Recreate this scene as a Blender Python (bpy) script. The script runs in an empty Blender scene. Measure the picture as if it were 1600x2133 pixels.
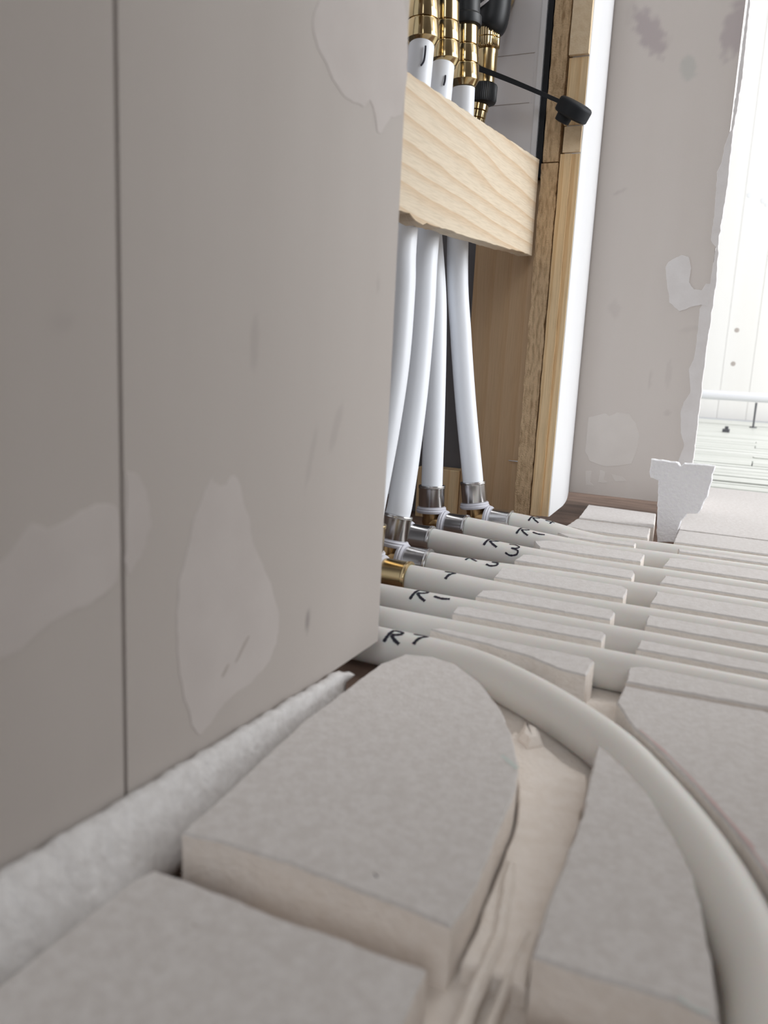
import bpy, bmesh, math, random
from mathutils import Vector, Matrix, noise
random.seed(7)
S = bpy.context.scene
COL = S.collection
PI = math.pi

# ------------------------------------------------------------------ camera
cam_d = bpy.data.cameras.new('camera')
cam = bpy.data.objects.new('camera', cam_d); COL.objects.link(cam)
cam_d.sensor_fit = 'HORIZONTAL'; cam_d.sensor_width = 36.0
cam_d.lens = 1669.0 / 1600.0 * 36.0
cam_d.clip_start = 0.01; cam_d.clip_end = 50
cam.matrix_world = Matrix(((0.90281505, -0.1243307, 0.41166354, 0.182),
                           (0.42727249, 0.15113239, -0.89140183, 0.0),
                           (0.04861292, 0.98066349, 0.18956768, 0.17),
                           (0, 0, 0, 1)))
cam_d.dof.use_dof = True; cam_d.dof.focus_distance = 0.74; cam_d.dof.aperture_fstop = 15
S.camera = cam

# ------------------------------------------------------------------ world, lights, exposure
w = bpy.data.worlds.new('world'); S.world = w; w.use_nodes = True
bg = w.node_tree.nodes['Background']
bg.inputs[0].default_value = (0.93, 0.96, 1.0, 1); bg.inputs[1].default_value = 0.9

def area(name, loc, target, sx, sy, watts, colr):
    d = bpy.data.lights.new(name, 'AREA'); d.shape = 'RECTANGLE'; d.size = sx; d.size_y = sy
    d.energy = watts; d.color = colr
    o = bpy.data.objects.new(name, d); COL.objects.link(o)
    o.location = loc
    o.rotation_euler = (Vector(target) - Vector(loc)).to_track_quat('-Z', 'Y').to_euler()
    return o
area('window_light', (3.15, 1.75, 1.25), (0.0, 1.6, 0.9), 3.0, 1.9, 112, (0.94, 0.97, 1.0))
area('rear_fill_light', (0.75, -2.0, 1.25), (0.1, 0.9, 0.25), 1.3, 1.4, 44, (0.92, 0.96, 1.0))  # unseen lamp added behind the camera to brighten surfaces facing it
area('far_fill_light', (1.9, 1.35, 1.5), (0.3, 3.4, 0.5), 0.9, 1.2, 46, (0.97, 0.98, 1.0))  # extra lamp added out of view to brighten the far wall

S.view_settings.view_transform = 'Standard'; S.view_settings.look = 'None'
S.view_settings.gamma = 1; S.view_settings.use_curve_mapping = False
S.view_settings.exposure = -0.49

# ------------------------------------------------------------------ materials
def new_mat(name):
    m = bpy.data.materials.new(name); m.use_nodes = True
    nt = m.node_tree
    return m, nt, nt.nodes['Principled BSDF']

def N(nt, t, **kw):
    n = nt.nodes.new(t)
    for k, v in kw.items(): setattr(n, k, v)
    return n

def mottled(name, c1, c2, scale=60, stretch=(1, 1, 1), rough=0.85, bump=0.0, bump_scale=600, detail=6, metal=0, lo=0.35, hi=0.65, spec=0.3):
    """two colours mixed by object-space noise, plus a fine bump"""
    m, nt, b = new_mat(name)
    tc = N(nt, 'ShaderNodeTexCoord'); mp = N(nt, 'ShaderNodeMapping')
    mp.inputs['Scale'].default_value = stretch
    nt.links.new(tc.outputs['Object'], mp.inputs[0])
    nz = N(nt, 'ShaderNodeTexNoise'); nz.inputs['Scale'].default_value = scale; nz.inputs['Detail'].default_value = detail
    nt.links.new(mp.outputs[0], nz.inputs['Vector'])
    cr = N(nt, 'ShaderNodeValToRGB')
    cr.color_ramp.elements[0].position = lo; cr.color_ramp.elements[0].color = (*c1, 1)
    cr.color_ramp.elements[1].position = hi; cr.color_ramp.elements[1].color = (*c2, 1)
    nt.links.new(nz.outputs['Fac'], cr.inputs[0]); nt.links.new(cr.outputs[0], b.inputs['Base Color'])
    b.inputs['Roughness'].default_value = rough; b.inputs['Metallic'].default_value = metal
    b.inputs['Specular IOR Level'].default_value = spec
    if bump:
        n2 = N(nt, 'ShaderNodeTexNoise'); n2.inputs['Scale'].default_value = bump_scale; n2.inputs['Detail'].default_value = 5
        nt.links.new(tc.outputs['Object'], n2.inputs['Vector'])
        bp = N(nt, 'ShaderNodeBump'); bp.inputs['Strength'].default_value = bump; bp.inputs['Distance'].default_value = 0.002
        nt.links.new(n2.outputs['Fac'], bp.inputs['Height']); nt.links.new(bp.outputs[0], b.inputs['Normal'])
    return m

def paint_mat(name, c1, c2, scale, stretch, rough=0.7, bump=0.05):
    """mottled wall paint with smudges carried by a colour attribute ('smudge')"""
    m = mottled(name, c1, c2, scale, stretch, rough, bump, 900)
    nt = m.node_tree; b = nt.nodes['Principled BSDF']
    src = b.inputs['Base Color'].links[0].from_socket
    at = N(nt, 'ShaderNodeVertexColor', layer_name='smudge')
    mx = N(nt, 'ShaderNodeMix', data_type='RGBA', blend_type='MULTIPLY'); mx.inputs['Factor'].default_value = 1
    nt.links.new(src, mx.inputs['A']); nt.links.new(at.outputs['Color'], mx.inputs['B'])
    nt.links.new(mx.outputs['Result'], b.inputs['Base Color'])
    return m

def plain(name, c, rough=0.5, metal=0, spec=0.5):
    m, nt, b = new_mat(name)
    b.inputs['Base Color'].default_value = (*c, 1); b.inputs['Roughness'].default_value = rough
    b.inputs['Metallic'].default_value = metal; b.inputs['Specular IOR Level'].default_value = spec
    return m

def grain(name, base, dark, axis, ring_scale, line_lo=0.55, rough=0.7, wobble=0.012, fine=0.25, tilt=(0, 0, 0)):
    """wood: growth-ring bands running along `axis`, wandering with stretched noise"""
    m, nt, b = new_mat(name)
    tc = N(nt, 'ShaderNodeTexCoord')
    st = [14, 14, 14]; st[axis] = 2.2
    mp = N(nt, 'ShaderNodeMapping'); mp.inputs['Scale'].default_value = st
    nt.links.new(tc.outputs['Object'], mp.inputs[0])
    nz = N(nt, 'ShaderNodeTexNoise'); nz.inputs['Scale'].default_value = 1.0; nz.inputs['Detail'].default_value = 2
    nt.links.new(mp.outputs[0], nz.inputs['Vector'])
    rot = N(nt, 'ShaderNodeMapping'); rot.inputs['Rotation'].default_value = tilt
    nt.links.new(tc.outputs['Object'], rot.inputs[0])
    sub = N(nt, 'ShaderNodeVectorMath', operation='MULTIPLY_ADD')
    nt.links.new(nz.outputs['Color'], sub.inputs[0]); sub.inputs[1].default_value = (wobble * 3,) * 3
    nt.links.new(rot.outputs[0], sub.inputs[2])
    wv = N(nt, 'ShaderNodeTexWave', wave_type='BANDS', wave_profile='SAW')
    wv.bands_direction = 'Z' if axis != 2 else 'X'
    wv.inputs['Scale'].default_value = ring_scale; wv.inputs['Distortion'].default_value = 0.6
    wv.inputs['Detail'].default_value = 1; wv.inputs['Detail Scale'].default_value = 1.0
    nt.links.new(sub.outputs[0], wv.inputs['Vector'])
    cr = N(nt, 'ShaderNodeValToRGB')
    e = cr.color_ramp.elements
    e[0].position = 0.0; e[0].color = (*base, 1)
    e[1].position = 1.0; e[1].color = (*base, 1)
    k = e.new(line_lo); k.color = (*[x * 0.96 for x in base], 1)
    k = e.new(0.93); k.color = (*dark, 1)
    nt.links.new(wv.outputs['Fac'], cr.inputs[0])
    st2 = [900, 900, 900]; st2[axis] = 30
    mp2 = N(nt, 'ShaderNodeMapping'); mp2.inputs['Scale'].default_value = st2
    nt.links.new(tc.outputs['Object'], mp2.inputs[0])
    n2 = N(nt, 'ShaderNodeTexNoise'); n2.inputs['Scale'].default_value = 1; n2.inputs['Detail'].default_value = 3
    nt.links.new(mp2.outputs[0], n2.inputs['Vector'])
    c2 = N(nt, 'ShaderNodeValToRGB')
    c2.color_ramp.elements[0].position = 0.3; c2.color_ramp.elements[0].color = (1 - fine, 1 - fine * 1.1, 1 - fine * 1.25, 1)
    c2.color_ramp.elements[1].position = 0.6; c2.color_ramp.elements[1].color = (1, 1, 1, 1)
    nt.links.new(n2.outputs['Fac'], c2.inputs[0])
    mx = N(nt, 'ShaderNodeMix', data_type='RGBA', blend_type='MULTIPLY'); mx.inputs['Factor'].default_value = 1
    nt.links.new(cr.outputs[0], mx.inputs['A']); nt.links.new(c2.outputs[0], mx.inputs['B'])
    nt.links.new(mx.outputs['Result'], b.inputs['Base Color'])
    b.inputs['Roughness'].default_value = rough; b.inputs['Specular IOR Level'].default_value = 0.3
    return m

M = {}
M['wall'] = paint_mat('beige_wall_board', (0.475, 0.43, 0.40), (0.52, 0.475, 0.445), 9, (1, 1, 0.18))
M['core'] = plain('board_core', (0.20, 0.13, 0.09), 0.9)
M['filler'] = mottled('pale_filler', (0.55, 0.502, 0.478), (0.58, 0.532, 0.508), 40, rough=0.8, bump=0.05)
M['filler_ret'] = mottled('thin_pale_filler', (0.72, 0.675, 0.64), (0.75, 0.705, 0.67), 40, rough=0.8, bump=0.05)
M['filler_white'] = mottled('white_filler', (0.76, 0.73, 0.72), (0.80, 0.775, 0.77), 60, rough=0.8, bump=0.1, bump_scale=300)
M['ret'] = paint_mat('grey_beige_wall_board', (0.66, 0.605, 0.565), (0.70, 0.65, 0.615), 9, (1, 1, 0.15))
M['ret_plain'] = mottled('beige_board_plain', (0.30, 0.275, 0.255), (0.33, 0.305, 0.285), 9, (1, 1, 0.15))
M['far'] = mottled('whitewashed_board', (0.86, 0.84, 0.81), (0.90, 0.885, 0.865), 6, (1, 1, 0.1), 0.6)
M['white_gloss'] = mottled('white_trim_paint', (0.80, 0.805, 0.82), (0.84, 0.845, 0.855), 12, (1, 1, 0.2), 0.45)
M['ins'] = mottled('pale_insulation_board', (0.60, 0.565, 0.545), (0.665, 0.635, 0.62), 320, rough=0.95, bump=0.2, bump_scale=900, spec=0.1)
M['ins_edge'] = mottled('peach_insulation_core', (0.82, 0.745, 0.68), (0.87, 0.805, 0.75), 180, rough=0.95, bump=0.4, bump_scale=500, spec=0.1)
M['foam'] = mottled('white_foam', (0.63, 0.605, 0.595), (0.72, 0.70, 0.695), 220, rough=0.55, bump=0.45, bump_scale=330, spec=0.4)
M['foam_shiny'] = mottled('shiny_foam_sheet', (0.93, 0.92, 0.955), (0.97, 0.97, 0.985), 260, rough=0.4, bump=0.5, bump_scale=420, spec=0.5)
def pipe_mat():
    m, nt, b = new_mat('white_pipe_plastic')
    b.inputs['Base Color'].default_value = (0.71, 0.695, 0.665, 1)
    b.inputs['Roughness'].default_value = 0.38; b.inputs['Specular IOR Level'].default_value = 0.35
    b.inputs['Subsurface Weight'].default_value = 0.35; b.inputs['Subsurface Scale'].default_value = 0.008
    return m
M['pipe'] = pipe_mat()
M['riser'] = plain('skylit_pipe_plastic', (0.88, 0.91, 0.965), 0.35, 0, 0.4)  # same white pipe, with cool skylight put into its colour
M['chrome'] = plain('steel_sleeve', (0.58, 0.57, 0.57), 0.24, 1)
M['bronze'] = plain('fitting_bronze', (0.42, 0.27, 0.13), 0.28, 1)
M['brass'] = plain('polished_brass', (0.56, 0.44, 0.25), 0.14, 1)
M['brass_satin'] = plain('satin_brass', (0.56, 0.43, 0.24), 0.24, 1)
M['ring'] = plain('grey_plastic_ring', (0.60, 0.60, 0.66), 0.45)
M['black'] = plain('black_plastic', (0.012, 0.014, 0.017), 0.45)
M['rubber'] = plain('black_rubber', (0.010, 0.012, 0.016), 0.6, 0, 0.3)
M['ink'] = plain('marker_ink', (0.025, 0.023, 0.035), 0.6, 0, 0.2)
M['leg_grey'] = plain('dark_grey_metal', (0.10, 0.10, 0.11), 0.5)
M['pink'] = plain('pink_chalk', (0.60, 0.45, 0.44), 0.9, 0, 0.1)
M['green'] = plain('green_pencil', (0.57, 0.62, 0.59), 0.9, 0, 0.1)
M['scuff'] = plain('grey_brown_scuff', (0.47, 0.42, 0.39), 0.9, 0, 0.1)
M['pine'] = grain('pale_pine', (0.70, 0.595, 0.455), (0.60, 0.45, 0.30), 1, 22, 0.5, 0.6, 0.014, 0.12, (0.06, 0, 0))
M['timber'] = grain('amber_timber', (0.87, 0.66, 0.405), (0.76, 0.52, 0.28), 2, 30, 0.4, 0.7, 0.004, 0.15)
M['endgrain'] = mottled('pale_end_grain', (0.74, 0.58, 0.39), (0.80, 0.65, 0.46), 200, rough=0.8, bump=0.3)
M['stud'] = grain('brown_stud', (0.60, 0.42, 0.26), (0.56, 0.375, 0.22), 2, 18, 0.4, 0.7, 0.006, 0.10)
M['chip'] = mottled('chipboard_edge', (0.44, 0.29, 0.165), (0.76, 0.56, 0.355), 380, (1, 1, 0.22), 0.95, 1.0, 700, 8, 0, 0.28, 0.56, 0.1)
M['subfloor'] = mottled('dark_brown_subfloor', (0.13, 0.085, 0.065), (0.22, 0.145, 0.11), 60, (0.3, 1, 1), 0.8, 0.3)
M['plank'] = mottled('whitewashed_floor_plank', (0.60, 0.615, 0.565), (0.73, 0.74, 0.70), 20, (0.15, 1, 1), 0.35, 0.1)
M['galv'] = mottled('grey_cabinet_steel', (0.80, 0.775, 0.79), (0.84, 0.815, 0.83), 14, rough=0.34, metal=0.0, spec=0.9)
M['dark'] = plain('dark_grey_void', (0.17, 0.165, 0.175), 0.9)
M['white_metal'] = plain('white_enamel', (0.80, 0.80, 0.83), 0.3)

# ------------------------------------------------------------------ builders
BASE = {}
def link(name, me, mat, parent, base):
    o = bpy.data.objects.new(name, me); COL.objects.link(o)
    me.materials.append(mat)
    if parent is not None:
        o.parent = parent; b = BASE[parent.name]
    else:
        b = Vector(base); o.location = b
    BASE[o.name] = b
    me.transform(Matrix.Translation(-b))
    return o

def obj(name, vf, mat, parent=None, base=None, smooth=False):
    v, f = vf
    me = bpy.data.meshes.new(name); me.from_pydata([tuple(p) for p in v], [], f)
    bm = bmesh.new(); bm.from_mesh(me); bmesh.ops.recalc_face_normals(bm, faces=bm.faces); bm.to_mesh(me); bm.free()
    if base is None:
        xs = [p[0] for p in v]; ys = [p[1] for p in v]; zs = [p[2] for p in v]
        base = ((min(xs) + max(xs)) / 2, (min(ys) + max(ys)) / 2, min(zs))
    o = link(name, me, mat, parent, base)
    if smooth:
        me.polygons.foreach_set('use_smooth', [True] * len(me.polygons))
        if smooth != 'all':
            try: me.set_sharp_from_angle(angle=math.radians(38))
            except Exception: pass
    return o

def tag(o, label, cat, group=None):
    o['label'] = label; o['category'] = cat
    if group: o['group'] = group
    return o

def structure(o): o['kind'] = 'structure'; return o

def empty(name, loc):
    o = bpy.data.objects.new(name, None); COL.objects.link(o); o.location = loc
    o.empty_display_size = 0.01; BASE[o.name] = Vector(loc); return o

def join(*vfs):
    V, F = [], []
    for v, f in vfs:
        k = len(V); V += list(v); F += [tuple(i + k for i in q) for q in f]
    return V, F

def box(x0, x1, y0, y1, z0, z1, c=0.0):
    """box with chamfered edges"""
    bm = bmesh.new(); bmesh.ops.create_cube(bm, size=1)
    for v in bm.verts:
        v.co = Vector((x0 if v.co.x < 0 else x1, y0 if v.co.y < 0 else y1, z0 if v.co.z < 0 else z1))
    if c: bmesh.ops.bevel(bm, geom=bm.edges[:], offset=c, segments=2, affect='EDGES', profile=0.5)
    bm.verts.index_update()
    r = ([v.co.copy() for v in bm.verts], [tuple(v.index for v in f.verts) for f in bm.faces]); bm.free()
    return r

def resample(pts, step, closed=True):
    out = []; n = len(pts)
    for i in range(n if closed else n - 1):
        a = Vector(pts[i]); b = Vector(pts[(i + 1) % n]); k = max(1, int((b - a).length / step))
        for j in range(k): out.append(a + (b - a) * (j / k))
    if not closed: out.append(Vector(pts[-1]))
    return out

def prism(outline, z0, z1, step=0.004, jit=0.0004, ch=0.0007, seed=0, freq=110, axes=None, ztop=None):
    """slab with an uneven cut outline and softly broken top edge; axes maps (u,v,w) to a world point"""
    area2 = sum(outline[i][0] * outline[(i + 1) % len(outline)][1] - outline[(i + 1) % len(outline)][0] * outline[i][1] for i in range(len(outline)))
    if area2 < 0: outline = outline[::-1]
    p = [q.to_2d() for q in resample([(a, b, 0) for a, b in outline], step)]
    n = len(p); nor = []
    for i in range(n):
        t = p[(i + 1) % n] - p[i - 1]; nn = Vector((t.y, -t.x))
        nor.append(nn.normalized() if nn.length > 0 else Vector((1, 0)))
    q = []
    for i in range(n):
        d = noise.noise(Vector((p[i].x * freq, p[i].y * freq, seed * 3.7))) + 0.6 * noise.noise(Vector((p[i].x * freq * 3.1, p[i].y * freq * 3.1, seed * 1.3)))
        q.append(p[i] + nor[i] * d * jit)
    ax = axes or (lambda u, v, w_: Vector((u, v, w_)))
    zt = ztop or (lambda u, v: z1)
    V = [ax(a.x, a.y, z0) for a in q] + [ax(a.x, a.y, zt(a.x, a.y) - ch) for a in q]
    ins = [q[i] - nor[i] * ch * 0.8 for i in range(n)]
    V += [ax(a.x, a.y, zt(a.x, a.y)) for a in ins]
    F = [tuple(range(n - 1, -1, -1))]
    for k in (0, 1):
        for i in range(n):
            j = (i + 1) % n
            F.append((k * n + i, k * n + j, (k + 1) * n + j, (k + 1) * n + i))
    F.append(tuple(range(2 * n, 3 * n)))
    return V, F

def smooth_path(pts, per=8):
    P = [Vector(p) for p in pts]; out = []
    for i in range(len(P) - 1):
        p0 = P[max(i - 1, 0)]; p1 = P[i]; p2 = P[i + 1]; p3 = P[min(i + 2, len(P) - 1)]
        for k in range(per):
            t = k / per
            out.append(0.5 * ((2 * p1) + (p2 - p0) * t + (2 * p0 - 5 * p1 + 4 * p2 - p3) * t * t + (3 * p1 - p0 - 3 * p2 + p3) * t ** 3))
    out.append(P[-1]); return out

def tube(path, r, seg=24, cap=True, rv=None):
    P = [Vector(p) for p in path]; V, F = [], []
    t0 = (P[1] - P[0]).normalized()
    up = Vector((0, 0, 1)) if abs(t0.z) < 0.9 else Vector((1, 0, 0))
    a = t0.cross(up).normalized(); b = a.cross(t0)
    pt = t0
    for i, p in enumerate(P):
        t = (P[min(i + 1, len(P) - 1)] - P[max(i - 1, 0)]).normalized()
        rot = pt.rotation_difference(t); a = rot @ a; b = rot @ b; pt = t
        rr = rv[i] if rv else r
        for k in range(seg):
            th = 2 * PI * k / seg
            V.append(p + a * math.cos(th) * rr + b * math.sin(th) * rr)
    for i in range(len(P) - 1):
        for k in range(seg):
            k2 = (k + 1) % seg
            F.append((i * seg + k, i * seg + k2, (i + 1) * seg + k2, (i + 1) * seg + k))
    if cap:
        F.append(tuple(range(seg - 1, -1, -1))); m = (len(P) - 1) * seg
        F.append(tuple(range(m, m + seg)))
    return V, F

def lathe(prof, origin, axis, seg=32, facet=None, ripple=None):
    """revolve (r, h) pairs about `axis`; facet=n makes an n-sided nut with softened corners, ripple adds knurling"""
    o = Vector(origin); ax = Vector(axis).normalized()
    up = Vector((0, 1, 0)) if abs(ax.y) < 0.9 else Vector((1, 0, 0))
    a = ax.cross(up).normalized(); b = ax.cross(a)
    V, F = [], []
    for r, h in prof:
        for k in range(seg):
            th = 2 * PI * k / seg; rr = r
            if facet:
                s = 2 * PI / facet; loc = (th % s) - s / 2
                rr = min(r, r * 0.90 / math.cos(loc))
            if ripple: rr = r * (1 + ripple * (1 if k % 2 else -1))
            V.append(o + ax * h + a * math.cos(th) * rr + b * math.sin(th) * rr)
    n = len(prof)
    for i in range(n - 1):
        for k in range(seg):
            k2 = (k + 1) % seg
            F.append((i * seg + k, i * seg + k2, (i + 1) * seg + k2, (i + 1) * seg + k))
    F.append(tuple(range(seg - 1, -1, -1))); F.append(tuple(range((n - 1) * seg, n * seg)))
    return V, F

def grid_panel(name, mat, parent, origin, du, dv, nu, nv, thick, smudge, lines_u=None):
    """thin wall board: a fine front face carrying the smudge colours, with sides and a back"""
    o = Vector(origin); U = Vector(du); Vv = Vector(dv); nrm = U.cross(Vv).normalized()
    V, F = [], []
    for j in range(nv + 1):
        for i in range(nu + 1): V.append(o + U * (i / nu) + Vv * (j / nv))
    for j in range(nv):
        for i in range(nu):
            k = j * (nu + 1) + i; F.append((k, k + 1, k + nu + 2, k + nu + 1))
    k = len(V)
    c = [o, o + U, o + U + Vv, o + Vv]
    V += c + [p - nrm * thick for p in c]
    F += [(k, k + 4, k + 5, k + 1), (k + 1, k + 5, k + 6, k + 2), (k + 2, k + 6, k + 7, k + 3), (k + 3, k + 7, k + 4, k), (k + 4, k + 7, k + 6, k + 5)]
    me = bpy.data.meshes.new(name); me.from_pydata([tuple(p) for p in V], [], F)
    at = me.color_attributes.new('smudge', 'FLOAT_COLOR', 'POINT')
    buf = []
    for p in V: buf += [*smudge(p), 1.0]
    at.data.foreach_set('color', buf)
    return link(name, me, mat, parent, o)

def blobs(items, ax):
    """smudges with shapes of their own: (u, v, ru, rv, tilt, tint, strength) in the wall's plane"""
    def fn(p):
        u, v = p[ax[0]], p[ax[1]]; c = [1.0, 1.0, 1.0]
        for (cu, cv, ru, rv, tl, tint, s) in items:
            x, y = u - cu, v - cv
            if abs(x) > 0.08 or abs(y) > 0.08: continue
            xr = x * math.cos(tl) + y * math.sin(tl); yr = -x * math.sin(tl) + y * math.cos(tl)
            d = math.sqrt((xr / ru) ** 2 + (yr / rv) ** 2) + 0.45 * noise.noise(Vector((u * 160, v * 160, cu * 40)))
            k = s * max(0.0, min(1.0, (1.25 - d) / 0.5))
            for q in range(3): c[q] *= 1 - k * (1 - tint[q])
        return c
    return fn

def plate(outline, w0, thick, axes, seed=0, jit=0.0008, step=0.003, rounds=1):
    """thin skim of filler: closed outline smoothed, with feathered rim"""
    pts = [Vector((a, b, 0)) for a, b in outline]
    pts = smooth_path(pts + [pts[0]], 5)[:-1]
    return prism([(p.x, p.y) for p in pts], w0, w0 + thick, step, jit, thick * 0.9, seed, 180, axes)

# ------------------------------------------------------------------ floor
fl = structure(obj('floor', box(-0.6, 3.2, -2.18, 1.14, -0.03, 0.0), M['subfloor']))
fl['label'] = 'dark brown subfloor under the pipes'
# whitewashed boards of the bright room, each its own piece, lying across the view
sub = obj('plank_bed', box(-0.6, 3.2, 1.14, 3.35, -0.03, -0.009), M['dark'], fl)
edges = [1.15, 1.225, 1.235, 1.325, 1.337, 1.39, 1.418, 1.455, 1.50, 1.545, 1.60, 1.66, 1.70, 1.745, 1.81, 1.88, 1.915, 1.95, 2.005, 2.06, 2.13, 2.21, 2.275, 2.34, 2.40, 2.47, 2.62, 2.90, 3.05, 3.2, 3.33]
rp_ = random.Random(3)
for i in range(len(edges) - 1):
    y0, y1 = edges[i], edges[i + 1]
    g = 0.0026 + 0.0026 * rp_.random()
    cuts = [-0.5, rp_.choice([0.175, 0.3, 0.5, 0.7, 0.45, 0.9]), 1.2 + rp_.random(), 3.1]
    for x0, x1 in zip(cuts[:-1], cuts[1:]):
        obj('plank', box(x0 + .001, x1 - .001, y0 + g, y1 - g, -0.009, -0.001 - 0.0022 * rp_.random(), 0.001), M['plank'], fl)

# ------------------------------------------------------------------ left wall: two tall beige boards on a backing
WX = 0.014
wl = structure(obj('wall_left', box(-0.016, -0.001, -2.1, 0.352, 0.030, 1.4), M['core']))
wl['label'] = 'beige board wall at the left of the opening'
DK = (0.42, 0.40, 0.42); MD = (0.80, 0.79, 0.80)
sm = blobs([(0.141, 0.096, 0.0018, 0.0035, 0, DK, 0.9), (0.1405, 0.0915, 0.0008, 0.003, 0, MD, 0.8),
            (0.290, 0.056, 0.0016, 0.0045, 0, DK, 0.6), (0.289, 0.128, 0.0022, 0.013, -0.3, MD, 0.45), (0.309, 0.139, 0.003, 0.012, -0.45, MD, 0.5),
            (0.246, 0.172, 0.0025, 0.009, 0, MD, 0.5), (0.293, 0.297, 0.002, 0.008, 0.3, MD, 0.9), (0.303, 0.294, 0.0025, 0.004, 0, MD, 0.5),
            (0.157, 0.175, 0.004, 0.003, 0, MD, 0.35), (0.335, 0.275, 0.004, 0.006, 0, MD, 0.25), (0.345, 0.203, 0.002, 0.004, 0, MD, 0.5),
            (0.241, 0.0585, 0.0011, 0.0045, -0.75, DK, 0.95), (0.230, 0.0535, 0.0009, 0.003, -0.6, DK, 0.9)], (1, 2))
grid_panel('panel', M['wall'], wl, (WX, -2.10, 0.026), (0, 2.2780, 0), (0, 0, 0.9), 760, 260, 0.014, sm)
pn = grid_panel('panel', M['wall'], wl, (WX, 0.1796, 0.0235), (0, 0.1844, 0), (0, 0, 0.9), 120, 330, 0.014, sm)
AXW = lambda u, v, w_: Vector((w_, u, v))
pear = [(.221, .127), (.228, .1225), (.235, .126), (.243, .112), (.248, .099), (.258, .083), (.266, .066), (.265, .053), (.255, .044), (.234, .041), (.216, .034), (.209, .045), (.205, .058), (.203, .071), (.203, .086), (.206, .098), (.211, .112), (.216, .121)]
PM = lambda name, ol, seed: obj(name, plate(ol, WX - 0.0002, 0.0004, AXW, seed, 0.0012, 0.0025), M['filler'], wl)
PM('filler_patch', pear, 1)['label'] = 'pear-shaped smear of paler filler'
PM('filler_patch', [(.1803, .133), (.187, .130), (.191, .120), (.190, .113), (.186, .106), (.1803, .102)], 2)
PM('filler_patch', [(.120, .112), (.136, .115), (.145, .123), (.153, .121), (.168, .125), (.1770, .122), (.1770, .103), (.168, .097), (.155, .096), (.144, .091), (.130, .090), (.118, .095)], 3)
PM('filler_patch', [(.293, .31), (.34, .335), (.3625, .32), (.3625, .283), (.350, .276), (.339, .266), (.330, .277), (.322, .273), (.307, .272), (.290, .279), (.279, .290)], 4)
def wall_stroke(y, z, l, wd, a):
    c, s = math.cos(a), math.sin(a)
    ol = [(y + c * u - s * v, z + s * u + c * v) for u, v in ((-l, 0), (-l * .4, -wd), (l * .6, -wd * .8), (l, 0), (l * .4, wd), (-l * .5, wd * .7))]
    obj('pencil_mark', plate(ol, WX + 0.0002, 0.00025, AXW, 9, 0.0002, 0.001), M['scuff'], wl)
wall_stroke(.241, .0585, .006, .0009, 0.75); wall_stroke(.2305, .0535, .003, .0008, 0.75)

# ------------------------------------------------------------------ return wall (pier) and white edge strip
wb = structure(obj('wall_back', box(0.0, 0.112, 0.935, 1.02, 0.027, 1.5), M['filler_white']))
wb['label'] = 'grey-beige wall end facing the camera right of the white edge strip'
PUR = (0.70, 0.66, 0.72); GRN = (0.80, 0.86, 0.86)
sm2 = blobs([(0.028, 0.512, 0.011, 0.026, 0.55, PUR, 0.75), (0.069, 0.474, 0.008, 0.012, 0.2, GRN, 0.7), (0.111, 0.508, 0.012, 0.026, -0.2, PUR, 0.7),
             (0.007, 0.534, 0.006, 0.012, 0, MD, 0.2), (0.046, 0.498, 0.003, 0.01, -0.5, MD, 0.15), (0.084, 0.165, 0.003, 0.015, 0, MD, 0.3), (0.088, 0.125, 0.004, 0.003, 0, MD, 0.4),
             (0.013, 0.357, 0.006, 0.0015, 0.4, MD, 0.5), (0.020, 0.235, 0.006, 0.009, 0.3, MD, 0.3), (0.1, 0.215, 0.01, 0.003, 0.2, MD, 0.25), (0.066, 0.16, 0.0015, 0.01, 0, MD, 0.4)], (0, 2))
grid_panel('panel', M['ret'], wb, (-0.019, 0.93, 0.0265), (0.135, 0, 0), (0, 0, 0.9), 64, 400, 0.005, sm2)
AXR = lambda u, v, w_: Vector((u, -w_, v))
RY = -0.93
rp = [(.069, .279), (.071, .284), (.083, .291), (.091, .289), (.095, .277), (.094, .263), (.100, .256), (.108, .255), (.111, .262), (.116, .262), (.116, .238), (.109, .240), (.099, .238), (.093, .235), (.088, .233), (.077, .242), (.071, .267)]
def patch_r(ol, th, seed, mt, jit=0.0006):
    return obj('filler_patch', prism(ol, RY - 0.0002, RY + th, 0.002, jit, th * 0.5, seed, 200, AXR), M[mt], wb)
patch_r(rp, 0.0012, 5, 'filler_white')['label'] = 'torn white filler patch near the outer edge'
patch_r([(.003, .114), (.012, .117), (.021, .120), (.026, .1165), (.034, .122), (.047, .121), (.055, .112), (.061, .098), (.060, .082), (.056, .066), (.040, .062), (.027, .060), (.010, .064), (.003, .075)], 0.0004, 6, 'filler_ret')
for ol in ([(.006, .052), (.012, .053), (.012, .040), (.016, .037), (.007, .036)], [(.022, .055), (.028, .054), (.027, .044), (.031, .043), (.031, .041), (.021, .041)], [(.035, .052), (.047, .050), (.052, .046), (.040, .044)]):
    patch_r(ol, 0.0003, 7, 'filler_ret')
# ragged pale filler down the outer edge
led = [(.1185, .95), (.1185, .55), (.118, .466), (.1175, .412), (.114, .403), (.112, .381), (.109, .372), (.111, .334), (.111, .306), (.1165, .298), (.115, .262), (.111, .245), (.108, .236), (.109, .200), (.108, .183), (.104, .173), (.107, .160), (.109, .148), (.103, .138), (.101, .127), (.104, .105), (.109, .091), (.106, .080), (.104, .070), (.106, .055), (.109, .030)]
rag = led + [(.1195, .030), (.120, .12), (.1195, .2), (.1212, .26), (.1185, .31), (.1205, .36), (.1195, .41), (.122, .46), (.1205, .55), (.1205, .95)]
o = obj('edge_filler', prism(rag, RY - 0.006, RY + 0.0009, 0.0025, 0.0007, 0.0004, 11, 170, AXR), M['filler_white'], wb); o['label'] = 'ragged white filler along the outer edge'

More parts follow.
